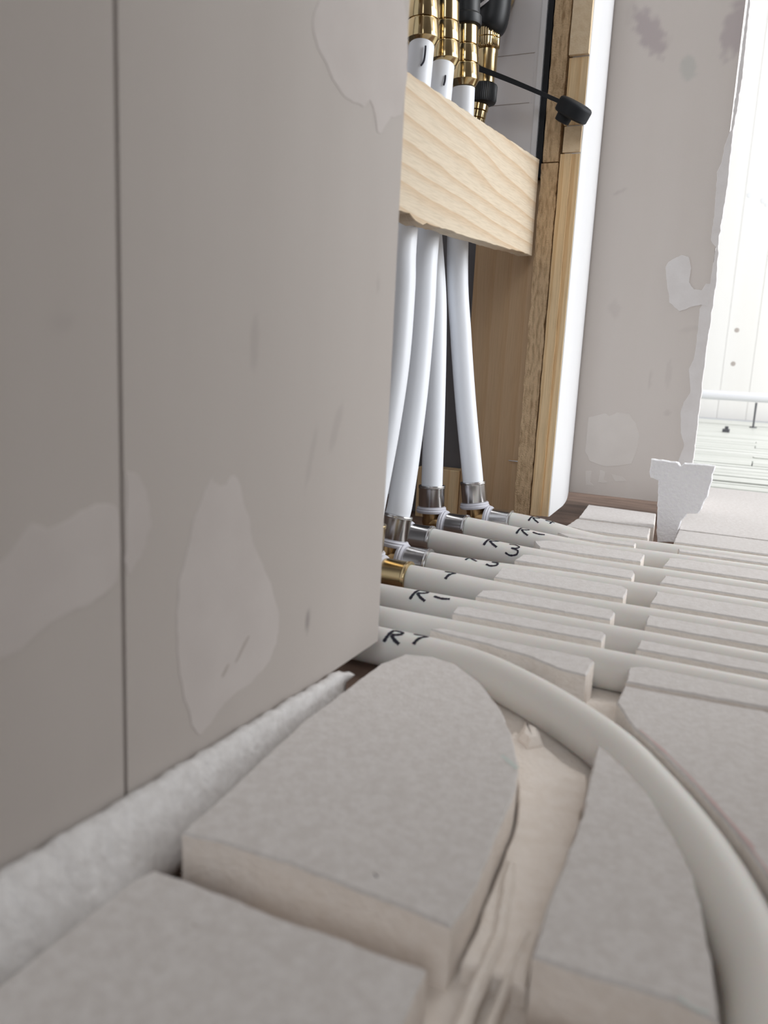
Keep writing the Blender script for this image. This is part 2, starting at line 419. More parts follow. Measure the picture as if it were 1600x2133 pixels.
# white painted strip between opening and corner: flat face rolling back into the corner
sec = [(-0.016, 0.792), (-0.0006, 0.7915), (0.0, 0.7921), (0.0, 0.850), (-0.0010, 0.864), (-0.0028, 0.880), (-0.0054, 0.897), (-0.0085, 0.914), (-0.0112, 0.9285), (-0.020, 0.9285)]
V = []; nz_ = 40
for k in range(nz_ + 1):
    z = 0.020 + (0.9 - 0.020) * k / nz_
    for i, (x, y) in enumerate(sec):
        j = 0.0006 * noise.noise(Vector((0, z * 60, 3))) if i in (1, 2) else 0
        V.append((x, y + j, z + (0.006 * (y - 0.79) / 0.14 if k == 0 else 0)))
n = len(sec); F = [tuple(range(n)), tuple(range(nz_ * n, nz_ * n + n))]
for k in range(nz_):
    for i in range(n): F.append((k * n + i, k * n + (i + 1) % n, (k + 1) * n + (i + 1) % n, (k + 1) * n + i))
st = structure(obj('trim_1', (V, F), M['white_gloss'], smooth=True)); st['label'] = 'white painted strip between opening and wall corner'
obj('filler_patch', plate([(.862, .20), (.872, .23), (.884, .285), (.890, .30), (.893, .27), (.893, .22), (.885, .16), (.874, .15)], -0.0006, 0.0008, AXW, 15), M['filler_white'], st) if False else None
# neighbour wall carrying on above and behind, so the cabinet is closed
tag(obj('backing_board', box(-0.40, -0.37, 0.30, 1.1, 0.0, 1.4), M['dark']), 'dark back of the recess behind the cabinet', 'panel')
# the rest of the room around the camera: rear wall, ceiling, added shading partition (the window side at the right is open to daylight)
structure(obj('wall_shade', box(0.60, 0.68, -0.9, 0.57, 0.0, 2.4), M['ret_plain']))  # partition added out of view to shade the near left wall
structure(obj('wall_front', box(-0.6, 3.2, -2.18, -2.1, 0.0, 2.4), M['ret_plain']))
structure(obj('ceiling', box(-0.6, 3.2, -2.18, 3.45, 2.4, 2.45), M['far']))

# ------------------------------------------------------------------ layers of the cut jamb
def wavy_bar(x0, x1, y0, y1, z0, z1, seed, amp=0.0006, nz=40):
    V, F = [], []
    for k in range(nz + 1):
        z = z0 + (z1 - z0) * k / nz
        for i, (x, y) in enumerate(((x0, y0), (x1, y0), (x1, y1), (x0, y1))):
            V.append((x + amp * noise.noise(Vector((i * 7 + seed, z * 55, 1))) + amp * .6 * noise.noise(Vector((i * 7 + seed, z * 190, 4))), y + amp * noise.noise(Vector((i * 5 + seed, z * 70, 9))), z))
    F = [(3, 2, 1, 0), tuple(range(nz * 4, nz * 4 + 4))]
    for k in range(nz):
        for i in range(4): F.append((k * 4 + i, k * 4 + (i + 1) % 4, k * 4 + 4 + (i + 1) % 4, k * 4 + 4 + i))
    return V, F
tag(obj('chipboard_strip', wavy_bar(-0.0365, -0.0205, 0.790, 0.822, 0.004, 0.357, 1, 0.0011, 90), M['chip']), 'rough brown chipboard edge running up from floor beside the amber timber', 'chipboard')
tag(obj('chipboard_strip', wavy_bar(-0.0365, -0.0215, 0.792, 0.822, 0.3585, 0.95, 2, 0.0008, 90), M['chip']), 'upper chipboard edge above the pine rail, beside the dark metal edge', 'chipboard')
tag(obj('timber_stud', join(wavy_bar(-0.0188, -0.0085, 0.7885, 0.824, 0.020, 0.364, 3, 0.0004), wavy_bar(-0.0085, -0.0012, 0.7905, 0.824, 0.020, 0.364, 4, 0.0003)), M['timber']), 'long amber timber stud between chipboard edge and white strip', 'timber')
tag(obj('timber_block', wavy_bar(-0.0175, -0.0012, 0.7895, 0.824, 0.3655, 0.388, 5, 0.0003, 8), M['endgrain']), 'small pale wood block under the hanging black cap', 'timber')
tag(obj('timber_block', wavy_bar(-0.0185, -0.0010, 0.7905, 0.824, 0.3895, 0.447, 6, 0.0003, 12), M['timber']), 'amber wood block behind the hanging black cap', 'timber')
tag(obj('timber_block', wavy_bar(-0.0185, -0.0008, 0.7865, 0.824, 0.4485, 0.95, 7, 0.0004, 30), M['endgrain']), 'pale wood block at the top of the photo beside the white strip', 'timber')
tag(obj('seal_strip', wavy_bar(-0.0425, -0.0375, 0.792, 0.820, 0.345, 0.95, 8, 0.0006), M['rubber']), 'black strip between grey cabinet side and chipboard', 'strip')
tag(obj('nail', lathe([(0.0006, 0), (0.0007, 0.0105), (0.0007, 0.0107)], (-0.0480, 0.797, 0.072), (1, 0, 0), 10), M['chrome']), 'thin grey nail poking out of the chipboard edge', 'nail')

# side stud and cabinet side beyond the opening
tag(obj('side_board', box(-0.101, -0.0385, 0.802, 0.824, 0.004, 0.345, 0.0006), M['stud']), 'brown timber board inside the recess below the pine rail', 'board')
tag(obj('wood_block', box(-0.150, -0.1015, 0.800, 0.822, 0.0, 0.055, 0.0008), M['timber']), 'short wood block at the recess floor behind the elbows', 'block')
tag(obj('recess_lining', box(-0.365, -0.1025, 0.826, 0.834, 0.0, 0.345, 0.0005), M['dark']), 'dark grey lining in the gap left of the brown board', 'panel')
cab = tag(empty('manifold_cabinet', (-0.15, 0.83, 0.346)), 'grey steel manifold cabinet side behind the brass fittings', 'cabinet')
obj('side_panel', box(-0.30, -0.0475, 0.8060, 0.812, 0.346, 0.95, 0.0004), M['galv'], cab)
obj('flange', box(-0.0496, -0.0436, 0.7925, 0.8058, 0.346, 0.95, 0.0012), M['white_metal'], cab)['label'] = 'bright thin front flange'
obj('back_panel', box(-0.33, -0.325, 0.40, 0.826, 0.346, 0.95, 0.0004), M['galv'], cab)
for (x0, x1, z) in ((-0.112, -0.058, 0.4165), (-0.098, -0.056, 0.4605)):
    obj('pressed_line', box(x0, x1, 0.8056, 0.8064, z, z + 0.0005), M['scuff'], cab)
obj('pressed_line', box(-0.0565, -0.056, 0.8056, 0.8064, 0.4165, 0.4605), M['galv'], cab)

# ------------------------------------------------------------------ pine rail across the opening
ra = Vector((-0.055, 0.517, 0)); rb = Vector((-0.0385, 0.7885, 0)); rd = (rb - ra).normalized(); rn = Vector((rd.y, -rd.x, 0))
Lr = (rb - ra).length
top = [(Lr, .3605), (Lr * .5, .3570), (0.0, .3535), (-0.12, .352)]
bot = [(-0.12, .262), (-0.02, .2655), (0.000, .2672), (0.012, .2675), (0.022, .2640), (0.034, .2632), (0.040, .2655), (0.052, .2652), (0.075, .2668), (0.105, .2668), (0.15, .2688), (0.20, .2702), (0.24, .2724), (Lr, .2728)]
AXB = lambda u, v, w_: ra + rd * u + Vector((0, 0, v)) + rn * w_
tag(obj('pine_rail', prism(top + bot, -0.014, 0.0, 0.004, 0.0006, 0.0005, 21, 120, AXB), M['pine'], base=(ra.x, ra.y, .262)), 'pale pine board set across the opening in front of the white pipes', 'board')

# ------------------------------------------------------------------ heating manifold with brass outlets and drain valve
mf = tag(empty('heating_manifold', (-0.09, 0.66, 0.404)), 'brass and black heating manifold at the top of the opening', 'manifold')
obj('manifold_bar', tube([(-0.094, 0.50, 0.512), (-0.094, 0.80, 0.512)], 0.0165, 28), M['brass_satin'], mf, smooth=True)
for i, (x, y) in enumerate(((-0.0885, 0.614), (-0.0885, 0.660), (-0.0895, 0.711))):
    z = 0.4045
    up_ = (-0.05, 0.0, 1.0)
    out = obj('outlet', lathe([(0.0104, .0318), (0.0104, .0328), (0.0113, .0332), (0.0115, .034), (0.0115, .0472), (0.0104, .048), (0.0104, .060), (0.009, .061), (0.009, .10)], (x, y, z), up_, 36), M['brass'], mf, smooth=True)
    obj('nut', lathe([(0.0098, .0), (0.0122, .0042), (0.0128, .0048), (0.0128, .0165), (0.0124, .0171), (0.0112, .0173), (0.0112, .0180), (0.0122, .0183), (0.0124, .0190), (0.0124, .0312), (0.0119, .0320), (0.0100, .0324)], (x, y, z), up_, 48), M['brass'], out, smooth=True)
    obj('actuator', lathe([(0.0105, .0485 + .0035 * (i != 2)), (0.0135, .0490 + .0035 * (i != 2)), (0.0142, .051 + .0035 * (i != 2)), (0.0142, .056 + .0035 * (i != 2)), (0.0125, .058 + .0035 * (i != 2)), (0.0125, .098)], (x, y, z), up_, 32), M['black'], out, smooth=True)
dv = obj('drain_valve', lathe([(0.0075, .0), (0.0085, .001), (0.0085, .006), (0.0098, .008), (0.0102, .024), (0.0106, .026), (0.0106, .0285), (0.0090, .030), (0.0090, .036)], (-0.0905, 0.768, 0.424), (-0.02, 0, 1), 32), M['brass_satin'], mf, smooth=True)
obj('valve_collar', lathe([(0.0110, .0), (0.0118, .001), (0.0118, .0078), (0.0108, .0083), (0.0118, .0088), (0.0118, .0155), (0.0108, .0165)], (-0.0915, 0.768, 0.4545), (-0.02, 0, 1), 72, None, 0.022), M['brass'], dv, smooth=True)
obj('knurled_ring', lathe([(0.0085, .0), (0.0122, .0018), (0.0130, .004), (0.0130, .016), (0.0122, .0175), (0.010, .018)], (-0.0925, 0.768, 0.4065), (0.03, 0, 1), 96, None, 0.018), M['black'], dv, smooth=True)
obj('hose_tail', lathe([(0.0076, -.035), (0.0081, -.030), (0.0081, -.016), (0.0073, -.0155), (0.0083, -.015), (0.0083, -.0105), (0.0073, -.010), (0.0085, -.0095), (0.0085, -.004), (0.0076, -.0035), (0.0093, -.003), (0.0093, .004), (0.0088, .006)], (-0.0955, 0.768, 0.405), (0.12, 0, 1), 32), M['brass'], dv, smooth=True)
bd = obj('valve_body', tube(smooth_path([(-0.0925, 0.768, 0.4705), (-0.091, 0.768, 0.474), (-0.089, 0.768, 0.482), (-0.088, 0.768, 0.495), (-0.088, 0.768, 0.53)], 4), 0.0, 28, True, [0.010, 0.0125, 0.0142, 0.0152, 0.0158, 0.0162, 0.0164] + [0.0165] * 10), M['black'], mf, smooth=True)
obj('trim_ring', tube(smooth_path([(-0.1045, 0.7545, 0.4825), (-0.095, 0.7510, 0.4850), (-0.086, 0.7505, 0.4905), (-0.0785, 0.752, 0.500)], 6), 0.0014, 8), M['white_metal'], bd, smooth=True)
# strap and hanging cap of the drain valve
sp = smooth_path([(-0.099, 0.757, 0.4365), (-0.088, 0.7560, 0.4325), (-0.066, 0.7600, 0.4240), (-0.046, 0.764, 0.4158), (-0.018, 0.770, 0.4040)], 5)
V, F = [], []
for i, p in enumerate(sp):
    hw = 0.0052 - 0.0018 * (i / len(sp))
    for a, b in ((-1, -1), (1, -1), (1, 1), (-1, 1)): V.append(p + Vector((0.0009 * b, -0.0016 * b * 0, 0)) + Vector((0.25, 0, 0.97)) * hw * 0.5 * a + Vector((0, 0.0018, 0)) * b)
for i in range(len(sp) - 1):
    for k in range(4): F.append((i * 4 + k, i * 4 + (k + 1) % 4, i * 4 + 4 + (k + 1) % 4, i * 4 + 4 + k))
F += [(0, 1, 2, 3), tuple(range(len(V) - 4, len(V)))]
obj('strap', (V, F), M['rubber'], dv)
cax = Vector((0.50, -0.20, 0.86)).normalized()
cc = Vector((-0.0060, 0.771, 0.3965))
obj('cap', lathe([(0.0125, -.0068), (0.0148, -.0062), (0.0158, -.0050), (0.0160, .0035), (0.0156, .0052), (0.0142, .0064), (0.0110, .0070), (0.004, .0073)], cc, cax, 40), M['rubber'], dv, smooth=True)
obj('cap_lug', lathe([(0.0050, -.0055), (0.0068, -.0050), (0.0072, .002), (0.0060, .004)], cc + Vector((-0.0070, -0.003, -0.0055)), cax, 20), M['rubber'], dv, smooth=True)

# ------------------------------------------------------------------ floor pipes with elbows and risers
R = 0.0105; ZC = 0.0125; PATH = {}
def floor_pipe(label, path, per=6):
    p = obj('heating_pipe', tube(smooth_path(path, per), R, 32), M['pipe'], base=(path[0][0], path[0][1], 0.0), smooth=True)
    PATH[p.name] = smooth_path(path, per)
    return tag(p, label, 'pipe')
XE = 0.42
pipes = []
spec = [  # Y, start X, start z, label
    (.722, -.0215, .0225, 'white floor pipe farthest from camera, marked R 4, next to the dark subfloor strip'),
    (.684, -.0515, .0200, 'white floor pipe second from the back, marked R and a dash'),
    (.624, -.065, .0185, 'white floor pipe with clear R 3 handwriting, dark gap in front of it'),
    (.571, -.0375, .0140, 'white floor pipe just in front of the R 3 pipe, joined to a bronze elbow'),
    (.512, -.034, .0150, 'white floor pipe marked with one bold stroke, coming out of the sleeve coloured by a brass reflection'),
    (.463, -.130, .0125, 'white floor pipe marked R and dash, emerging behind the left wall edge without visible elbow'),
    (.419, -.130, .0125, 'unmarked straight white floor pipe between the R dash pipe and the curving nearest pipe')]
for i, (y, x0, z0, lab) in enumerate(spec):
    dy = -.011 if i == 3 else 0.0
    pts = [(x0, y + dy, z0), (x0 + .03, y + dy, z0 + (ZC - z0) * .25), (.060, y + dy * .1, ZC), (.12, y, ZC), (XE, y + .004 * math.sin(i * 2.1), ZC)]
    pipes.append(floor_pipe(lab, pts, 8))
p8 = [(-.13, .384, ZC), (-.03, .385, ZC), (.010, .3845, ZC), (.040, .384, ZC), (.066, .379, ZC), (.096, .363, ZC), (.124, .342, ZC), (.145, .322, ZC), (.162, .298, ZC), (.177, .273, ZC), (.188, .250, ZC), (.197, .225, ZC), (.2015, .207, ZC), (.2035, .18, ZC), (.205, .12, ZC), (.205, -.12, ZC)]
pipes.append(floor_pipe('white floor pipe nearest camera, marked R and 7, curving round to bottom right', p8))

# marker handwriting: ribbons wrapped on the pipe skin
GL = {'R': [[(.1, 0), (.2, .5), (.3, 1)], [(.3, 1), (.75, .95), (.8, .7), (.35, .5)], [(.35, .5), (.6, .25), (.95, .05)]],
      '3': [[(.15, .9), (.5, 1), (.85, .8), (.75, .6), (.4, .52)], [(.4, .52), (.85, .42), (.85, .12), (.45, -.02), (.1, .1)]],
      '4': [[(.6, 0), (.7, .5), (.75, 1)], [(.75, 1), (.1, .4), (.95, .4)]],
      '1': [[(.2, .75), (.6, 1), (.55, .5), (.5, 0)]],
      '-': [[(.05, .5), (.5, .42), (.95, .5)]],
      '7': [[(.1, .9), (.9, 1), (.6, .5), (.45, 0)], [(.9, 1), (.9, .8)]]}
def handwriting(pipe, x, text, size, ang0, wd=0.0017, gap=1.25, squash=1.0):
    r = R + 0.00015; V, F = [], []
    cx = x; path = PATH[pipe.name]
    def centre(u):
        for a, b in zip(path[:-1], path[1:]):
            if a.x <= u <= b.x:
                t = (u - a.x) / max(1e-9, b.x - a.x); return a.y + (b.y - a.y) * t, a.z + (b.z - a.z) * t
        return path[-1].y, path[-1].z
    for ch in text:
        if ch == ' ': cx += size * .5; continue
        for stx in GL[ch]:
            P = smooth_path([(a, b, 0) for a, b in stx], 6)
            pp = [(cx + p.x * size * squash, ang0 - p.y * size) for p in P]      # x along the pipe, arc length round it
            k0 = len(V)
            for i in range(len(pp)):
                a = Vector(pp[min(i + 1, len(pp) - 1)]) - Vector(pp[max(i - 1, 0)])
                nn = Vector((-a.y, a.x)).normalized() * wd * .5 * (0.75 + 0.5 * ((i * 7) % 5) / 5)
                for s in (-1, 1):
                    q = Vector(pp[i]) + nn * s; th = q.y / r
                    y, zc = centre(q.x); V.append((q.x, y - math.sin(th) * r, zc + math.cos(th) * r))
            for i in range(len(pp) - 1): F.append((k0 + 2 * i, k0 + 2 * i + 1, k0 + 2 * i + 3, k0 + 2 * i + 2))
        cx += size * gap * squash
    if V:
        o = obj('marker_writing', (V, F), M['ink'], pipe); o['label'] = 'black marker ' + text
handwriting(pipes[0], -.002, 'R', .011, .0085, .0018); handwriting(pipes[0], .0125, '4', .010, .0052, .0016)
handwriting(pipes[1], -.002, 'R-', .012, .0095, .0019, 1.15)
handwriting(pipes[2], -.0125, 'R', .013, .0090, .0021)
handwriting(pipes[2], .0065, '3', .0125, .0128, .0016)
handwriting(pipes[3], -.007, 'R', .010, .0035, .0016); handwriting(pipes[3], .009, '3', .010, .0060, .0018)
handwriting(pipes[4], -.006, '7', .009, .0085, .0021)
handwriting(pipes[5], -.008, 'R-', .012, .0095, .0020)
handwriting(pipes[7], .011, 'R', .0105, .0100, .0021)
handwriting(pipes[7], .0245, '7', .0095, .0078, .0020)

def elbow(c, d2, label, metal='chrome', rise_r=0.0098):
    """press elbow: bronze body, two grey rings, two steel sleeves"""
    c = Vector(c); d1 = Vector((1, 0, 0)); d2 = Vector(d2).normalized()
    e = tag(empty('press_elbow', (c.x, c.y, 0)), label, 'elbow')
    arc = smooth_path([c + d1 * .0125, c + d1 * .006 + d2 * .001, c + d1 * .0012 + d2 * .0012 - (d1 + d2) * .0008, c + d2 * .006 + d1 * .001, c + d2 * .0125], 4)
    obj('elbow_body', tube(arc, 0.0088, 24), M['bronze'], e, smooth=True)
    for d in (d1, d2):
        obj('ring', lathe([(0.0100, .0098), (0.0132, .0103), (0.0141, .0115), (0.0141, .0128), (0.0134, .0136), (0.0137, .0146), (0.0130, .0156), (0.0100, .0160)], c, d, 36), M['ring'], e, smooth=True)
        obj('sleeve', lathe([(0.0116, .0158), (0.0119, .0164), (0.0119, .0325), (0.0122, .0331), (0.0124, .0337), (0.0122, .0343), (0.0124, .0350), (0.0121, .0357), (0.0104, .0360)], c, d, 40), M[metal], e, smooth=True)
    return e
def riser(label, pts):
    return tag(obj('riser_pipe', tube(smooth_path(pts, 8), 0.0098, 32), M['riser'], base=(pts[0][0], pts[0][1], 0.02), smooth=True), label, 'pipe')
def joint(c, pts, lab_e, lab_r, metal='chrome'):
    c = Vector(c); d2 = (Vector(pts[0]) - c)
    elbow(c, d2, lab_e, metal)
    return riser(lab_r, [c + d2.normalized() * .033] + pts)
joint((-.0545, .722, .0225), [(-.0608, .7215, .066), (-.0708, .7196, .1268), (-.0800, .718, .1926), (-.0876, .7162, .262), (-.0898, .711, .404)],
      'press elbow farthest right at the recess floor, with leaning steel sleeve', 'white riser pipe on the right, bowing right down to its elbow')
joint((-.0850, .684, .0200), [(-.0872, .6851, .0660), (-.0904, .6885, .1265), (-.0945, .6917, .191), (-.099, .6945, .2333), (-.110, .697, .30)],
      'press elbow in the middle at the recess floor, behind the R 3 pipe', 'straight white riser pipe half hidden in the middle, seen between two nearer risers')
joint((-.0950, .624, .0185), [(-.0970, .6300, .0700), (-.1050, .640, .13), (-.115, .65, .22), (-.118, .66, .30)],
      'press elbow of the R 3 pipe, its upright half hidden behind a riser', 'white riser pipe hidden behind the long riser left of the middle one')
rv2 = joint((-.0712, .5600, .0144), [(-.0660, .5670, .0600), (-.0675, .5800, .0977), (-.0698, .5947, .1503), (-.0735, .608, .2068), (-.0790, .6214, .2639), (-.0885, .656, .404)],
      'press elbow with shiny steel upright sleeve right beside the left wall edge', 'long white riser pipe second from left, running down to the shiny sleeve')
rv1 = joint((-.0675, .512, .0155), [(-.0655, .5140, .0620), (-.0640, .5289, .1166), (-.0653, .5442, .1683), (-.0706, .5595, .2208), (-.0766, .5718, .2635), (-.0885, .612, .404)],
      'press elbow with sleeve coloured by a brass reflection, coming from behind the left wall edge', 'leftmost white riser pipe, partly covered by the left wall edge', 'brass_satin')  # brass reflection on the steel sleeves put into their colour

def riser_mark(pipe, pts):
    o = obj('marker_writing', tube(smooth_path(pts, 4), 0.0007, 6), M['ink'], pipe); o['label'] = 'short black marker stroke'
riser_mark(rv1, [(-.0808, .6022, .4005), (-.0802, .6005, .395), (-.0802, .5990, .389), (-.0815, .5972, .3855)])
riser_mark(rv2, [(-.0810, .6455, .3935), (-.0806, .6440, .389), (-.0808, .6425, .3855)])

# ------------------------------------------------------------------ insulation boards cut round the pipes
T = 0.0225
Z0 = 0.002
bs = tag(obj('base_sheet', prism([(.058, -.10), (.44, -.10), (.44, .735), (.040, .735), (.032, .60), (.030, .40), (.058, .37), (.058, .19)], 0.0, Z0, 0.006, 0.0006, 0.0004, 31), M['ins_edge']), 'peach coloured thin base layer at the bottom of the grooves', 'sheet')
obj('groove_bed', prism([(0.1258, .186), (0.1258, .199), (0.1242, .217), (0.1222, .243), (0.1205, .260), (0.1158, .2785), (.108, .300), (.099, .318), (.099, .330), (.112, .326), (.125, .3135), (.136, .307), (.1383, .300), (.1402, .273), (.1418, .253), (.1426, .224), (.1426, .204), (.1442, .186)], Z0 - .0004, .0085, 0.005, 0.0008, 0.001, 33), M['ins_edge'], bs)
obj('glue_ridge', prism([(.102, .336), (.110, .332), (.114, .322), (.109, .316), (.103, .322)], Z0 - .0004, .0125, 0.003, 0.0009, 0.003, 34), M['ins_edge'], bs)
obj('glue_ridge', prism([(.124, .235), (.1275, .236), (.1345, .20), (.137, .12), (.1335, .12), (.130, .20)], Z0 - .0004, .0105, 0.004, 0.0006, 0.0016, 35), M['ins_edge'], bs)
obj('glue_ridge', prism([(.1375, .205), (.140, .206), (.142, .12), (.1395, .12)], Z0 - .0004, .0095, 0.004, 0.0005, 0.0012, 36), M['ins_edge'], bs)

def board(name, label, outline, z1=T, z0=Z0, seed=1, group=None, jit=0.0005, ch=0.0009, edge=True):
    o = obj(name, prism(outline, z0, z1, 0.003, jit, ch, seed), M['ins'])
    if edge:                                   # the cut faces show the peach core
        me = o.data; me.materials.append(M['ins_edge'])
        for p in me.polygons:
            if abs(p.normal.z) < 0.25: p.material_index = 1
    return tag(o, label, 'board', group)
big = board('insulation_board', 'large pale insulation board with rounded right side in the foreground', [(.0355, .180), (.032, .221), (.028, .267), (.028, .301), (.028, .338), (.033, .357), (.046, .361), (.060, .358), (.078, .3425), (.094, .321), (.106, .299), (.115, .277), (.1195, .259), (.121, .243), (.123, .217), (.1245, .199), (.124, .181), (.101, .182), (.072, .183), (.052, .182)], seed=2)
ll = board('insulation_board', 'pale insulation board in the bottom left corner of the photo', [(.038, -.06), (.038, .126), (.0385, .155), (.0405, .1615), (.058, .1625), (.079, .162), (.099, .163), (.124, .1635), (.1255, .146), (.128, -.06)], seed=3)
mid = board('insulation_board', 'crescent shaped insulation board between empty groove and curving pipe', [(.139, .307), (.145, .3025), (.151, .294), (.162, .279), (.172, .258), (.180, .238), (.184, .221), (.1875, .202), (.1905, .181), (.180, .1835), (.162, .1815), (.146, .181), (.1445, .204), (.1445, .224), (.1438, .253), (.1415, .273)], seed=4)
low = board('insulation_board', 'insulation board cut off by the bottom edge right of the empty groove', [(.146, -.06), (.146, .160), (.165, .162), (.1905, .1625), (.1915, .10), (.1915, -.06)], 0.0195, seed=5)
rb_ = board('insulation_board', 'broad insulation board outside the curving pipe at the right edge', [(.1385, .3775), (.1385, .355), (.149, .3335), (.163, .3145), (.177, .293), (.1895, .272), (.2025, .245), (.212, .220), (.217, .19), (.219, .12), (.219, -.06), (.43, -.06), (.43, .386), (.201, .382)], 0.0218, seed=6)
G1 = 'left column of insulation strips between the pipes'; G2 = 'right column of insulation strips between the pipes'
strips1 = [
    ('pale insulation block at the back, by the dark subfloor in front of the wall end', [(.022, .879), (.094, .873), (.101, .794), (.029, .794)], 0.0),
    ('insulation strip between the back block and the farthest floor pipe, left of the foam offcut', [(.029, .787), (.099, .787), (.103, .738), (.045, .737), (.028, .743)], 0.0),
    ('thin sliver of insulation between the two farthest floor pipes, left column', [(.028, .7095), (.097, .7095), (.097, .697), (.040, .697)], 0.0),
    ('left-column insulation strip directly behind the R 3 pipe', [(.019, .660), (.030, .670), (.106, .671), (.1095, .668), (.110, .640), (.053, .638), (.030, .6385)], 0.0),
    ('left-column insulation strip directly in front of the R 3 pipe, with peach side', [(.024, .607), (.030, .6095), (.109, .6085), (.1115, .60), (.1115, .584), (.024, .585)], 0.0),
    ('left-column insulation strip behind the pipe marked 1', [(.023, .555), (.032, .5575), (.109, .5575), (.1135, .552), (.1145, .5265), (.026, .5265)], 0.0),
    ('left-column insulation strip in front of the pipe marked 1', [(.029, .492), (.040, .4985), (.112, .4985), (.115, .493), (.115, .477), (.030, .477)], 0.0),
    ('left-column insulation strip behind the unmarked pipe', [(.028, .446), (.034, .4495), (.115, .4495), (.1175, .446), (.1175, .433), (.030, .433)], 0.0),
    ('left-column insulation strip nearest camera, between the unmarked and the curving pipe', [(.029, .401), (.034, .4055), (.045, .4055), (.116, .4050), (.1195, .401), (.1195, .3800), (.105, .3820), (.087, .3905), (.064, .3955), (.040, .3985)], 0.0)]
for i, (lab, ol, _) in enumerate(strips1):
    board('insulation_strip', lab, ol, T + 0.0004 * math.sin(i * 3), Z0 if ol[0][1] < .735 else 0.0, 40 + i, G1, 0.0007)
strips2 = [
    ('right-column insulation sliver between the two farthest floor pipes', [(.131, .7085), (XE, .7085), (XE, .697), (.133, .697)]),
    ('right-column insulation strip behind the R 3 pipe line', [(.1285, .668), (.134, .671), (XE, .671), (XE, .638), (.127, .638)]),
    ('right-column insulation strip in front of the R 3 pipe line', [(.1315, .6085), (XE, .6085), (XE, .5855), (.131, .5855)]),
    ('right-column insulation strip behind the line of the pipe marked 1', [(.132, .5575), (XE, .5575), (XE, .5265), (.132, .5265)]),
    ('right-column insulation strip in front of the line of the pipe marked 1', [(.134, .4985), (XE, .4985), (XE, .477), (.135, .477)]),
    ('right-column insulation strip behind the unmarked pipe line, with rough scuffed end', [(.136, .4495), (XE, .4495), (XE, .4335), (.136, .4335)]),
    ('right-column insulation strip nearest camera, beside the broad outer board', [(.1375, .399), (.143, .4045), (XE, .4050), (XE, .3885), (.201, .3835), (.1385, .3790)])]
for i, (lab, ol) in enumerate(strips2):
    board('insulation_strip', lab, ol, T + 0.0004 * math.sin(i * 2 + 1) + (0.0008 if i == 6 else 0), Z0, 60 + i, G2, 0.0007)
far_b = board('insulation_board', 'large insulation board at the back right beside the bright plank floor', [(.131, 1.132), (XE, 1.136), (XE, .805), (.124, .80), (.1195, .858)], 0.0225, 0.0, 71)
board('insulation_strip', 'insulation strip behind the farthest floor pipe, right of the foam offcut', [(.1235, .797), (XE, .802), (XE, .737), (.125, .738)], 0.0222, 0.0, 72)

# chalk, pencil and scuffs on the boards
AXT = lambda u, v, w_: Vector((u, v, w_))
def mark(parent, pts, wd, mat, z=T, name='pencil_mark'):
    P = smooth_path([(a, b, 0) for a, b in pts], 6); V, F = [], []
    for i, p in enumerate(P):
        a = (P[min(i + 1, len(P) - 1)] - P[max(i - 1, 0)]); nn = Vector((-a.y, a.x, 0)).normalized()
        ww = wd * (0.35 + 0.65 * abs(noise.noise(Vector((p.x * 300, p.y * 300, 1)))) * 1.6) * (0.3 if i in (0, len(P) - 1) else 1)
        for s, dz in ((-1, .0001), (1, .0001)): V.append((p.x + nn.x * ww * s, p.y + nn.y * ww * s, z + dz))
    for i in range(len(P) - 1): F.append((2 * i, 2 * i + 1, 2 * i + 3, 2 * i + 2))
    return obj(name, (V, F), M[mat], parent)
mark(rb_, [(.1515, .3325), (.165, .3145), (.179, .293), (.191, .272), (.2035, .246)], .0009, 'pink', .0218)
mark(rb_, [(.181, .2895), (.187, .279), (.192, .2705), (.197, .262)], .0011, 'pink', .0219)
mark(mid, [(.181, .1845), (.185, .1825), (.188, .183)], .0008, 'green')
mark(big, [(.108, .279), (.112, .2755), (.116, .272)], .0022, 'green')
mark(big, [(.0965, .1905), (.0975, .190), (.098, .1895)], .0006, 'ink')
mark(ll, [(.064, .149), (.065, .1485), (.066, .149)], .0005, 'scuff')

# ------------------------------------------------------------------ foam edge strip along the left wall
V, F = [], []; ny = 150
for k in range(ny + 1):
    t = k / ny; y = -0.10 + t * (0.327 + 0.10)
    ends = min(1.0, (1 - t) * 26 + 0.25)
    out = 0.0325 if y < .12 else (0.0325 - .0025 * (y - .12) / .06 if y < .18 else 0.0300 - .0062 * (y - .18) / .12)
    out = WX + 0.0008 + (out - WX - 0.0008) * ends
    zt = 0.0345 - 0.010 * max(0, (y - .10)) / .22
    zt = 0.004 + (zt - 0.004) * (0.7 + 0.3 * ends)
    nb = noise.noise(Vector((y * 170, 2, 0))) * .0011 + noise.noise(Vector((y * 420, 5, 0))) * .0008
    sec = [(WX + .0006, .0005), (WX + .0006, zt * .6), (WX + .0008, zt - .0015 + nb), (WX + .0030, zt + nb), (WX + .0060, zt - .0012 + nb * .8),
           (WX + .55 * (out - WX), zt * .72 + nb * .3), (out - .003, zt * .48), (out - .0005, zt * .33), (out, zt * .2), (out - .002, .0005)]
    for i, (x, z) in enumerate(sec):
        V.append((x + .0005 * noise.noise(Vector((y * 130, i * 1.7, 8))), y, z + (.0004 * noise.noise(Vector((y * 200, i * 2.1, 3))) if i not in (0, 9) else 0)))
n = 10
for k in range(ny):
    for i in range(n): F.append((k * n + i, k * n + (i + 1) % n, (k + 1) * n + (i + 1) % n, (k + 1) * n + i))
F += [tuple(range(n)), tuple(range(ny * n, ny * n + n))]
tag(obj('foam_strip', (V, F), M['foam'], smooth='all'), 'bumpy white foam edge strip along the foot of the left wall', 'foam')

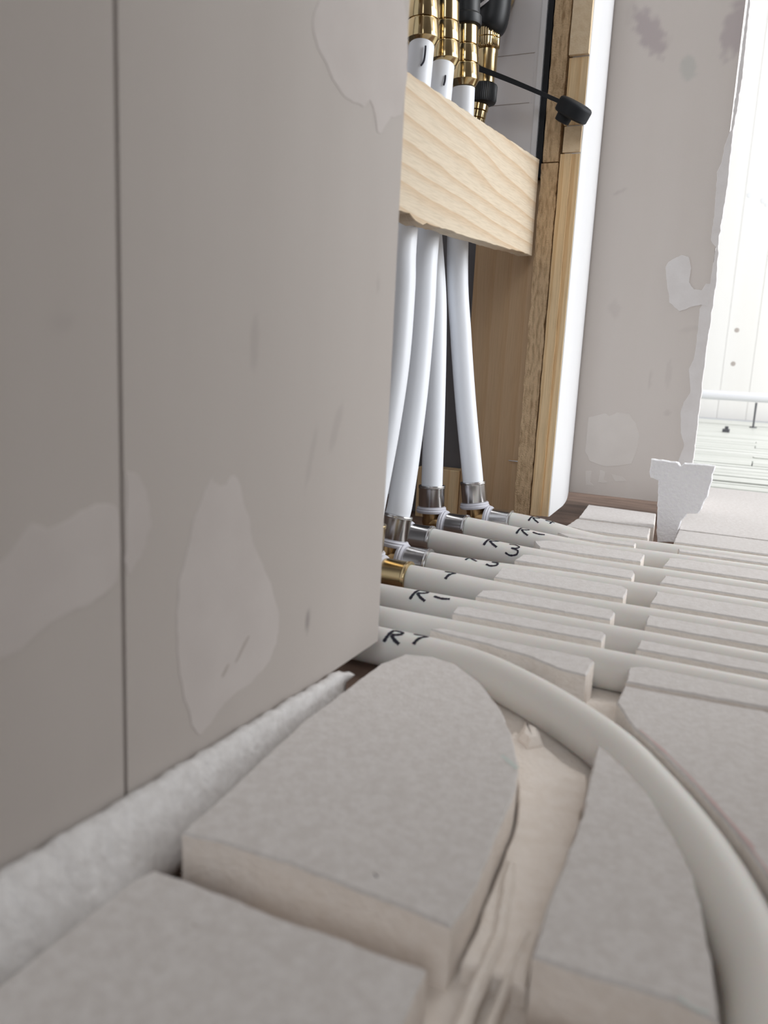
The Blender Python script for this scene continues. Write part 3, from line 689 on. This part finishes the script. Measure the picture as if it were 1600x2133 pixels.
# foam offcut standing in the cross groove by the wall end
fo = [(.0905, .0865), (.100, .0865), (.108, .0855), (.1155, .0852), (.1178, .0815), (.1205, .0855), (.130, .0858), (.139, .086), (.148, .0855), (.1468, .070), (.1445, .056), (.1410, .044), (.1385, .0392), (.129, .0378), (.1245, .030), (.121, .0085), (.105, .0065), (.103, .018), (.1015, .035), (.1005, .055), (.0998, .0665), (.092, .0685), (.0905, .074)]
AXF = lambda u, v, w_: Vector((u, .806 - w_ + .012 * max(0, (v - .03)) - .10 * (u - .12) ** 2, v))
tag(obj('foam_offcut', prism(fo, -0.004, 0.004, 0.0025, 0.0008, 0.001, 81, 150, AXF), M['foam_shiny'], base=(.115, .806, .0065)), 'shiny white foam sheet offcut standing upright by the wall end', 'foam')

# ------------------------------------------------------------------ bright room behind
FY = 3.38
wf = structure(obj('wall_far', box(-1.2, 3.2, FY + .012, FY + .05, 0.0, 2.4), M['core'])); wf['label'] = 'white boarded wall of the bright room'
seams = [-1.2, -.9, -.62, -.40, -.20, -.09, .022, .125, .27, .42, .60, .80, 1.05, 1.4, 1.8, 2.3, 3.2]
for a, b in zip(seams[:-1], seams[1:]):
    obj('panel', box(a + .0004, b - .0004, FY, FY + .012, 0.0, 2.4, 0.0008), M['far'], wf)
for (x, z, r) in ((.038, .82, .010), (.088, .80, .012), (.10, .785, .008)):
    obj('filler_spot', lathe([(r, 0), (r * .8, .0008), (r * .3, .001)], (x, FY, z), (0, -1, 0), 14), M['white_gloss'], wf)
for (x, z) in ((.054, .335), (.056, .21)):
    obj('knot', lathe([(.009, 0), (.007, .0006)], (x, FY, z), (0, -1, 0), 12), M['scuff'], wf)
hr = tag(empty('heating_rail', (.5, 2.98, 0)), 'white tube rail on thin dark legs above the far plank floor', 'rail')
obj('tube', tube([(-.5, 2.98, .098), (2.0, 2.98, .098)], .0155, 20), M['white_metal'], hr, smooth=True)
for x in (.158, .9, 1.6):
    obj('leg', lathe([(.012, 0), (.012, .003), (.003, .004), (.0034, .084)], (x, 2.98, -.003), (0, 0, 1), 14), M['leg_grey'], hr)['label'] = 'thin dark grey leg'
tag(obj('floor_clip', join(box(.078, .098, 2.62, 2.645, -.002, .008, .001), box(.084, .094, 2.625, 2.64, .008, .016, .001)), M['leg_grey']), 'small dark clip on the far planks under the rail', 'clip')
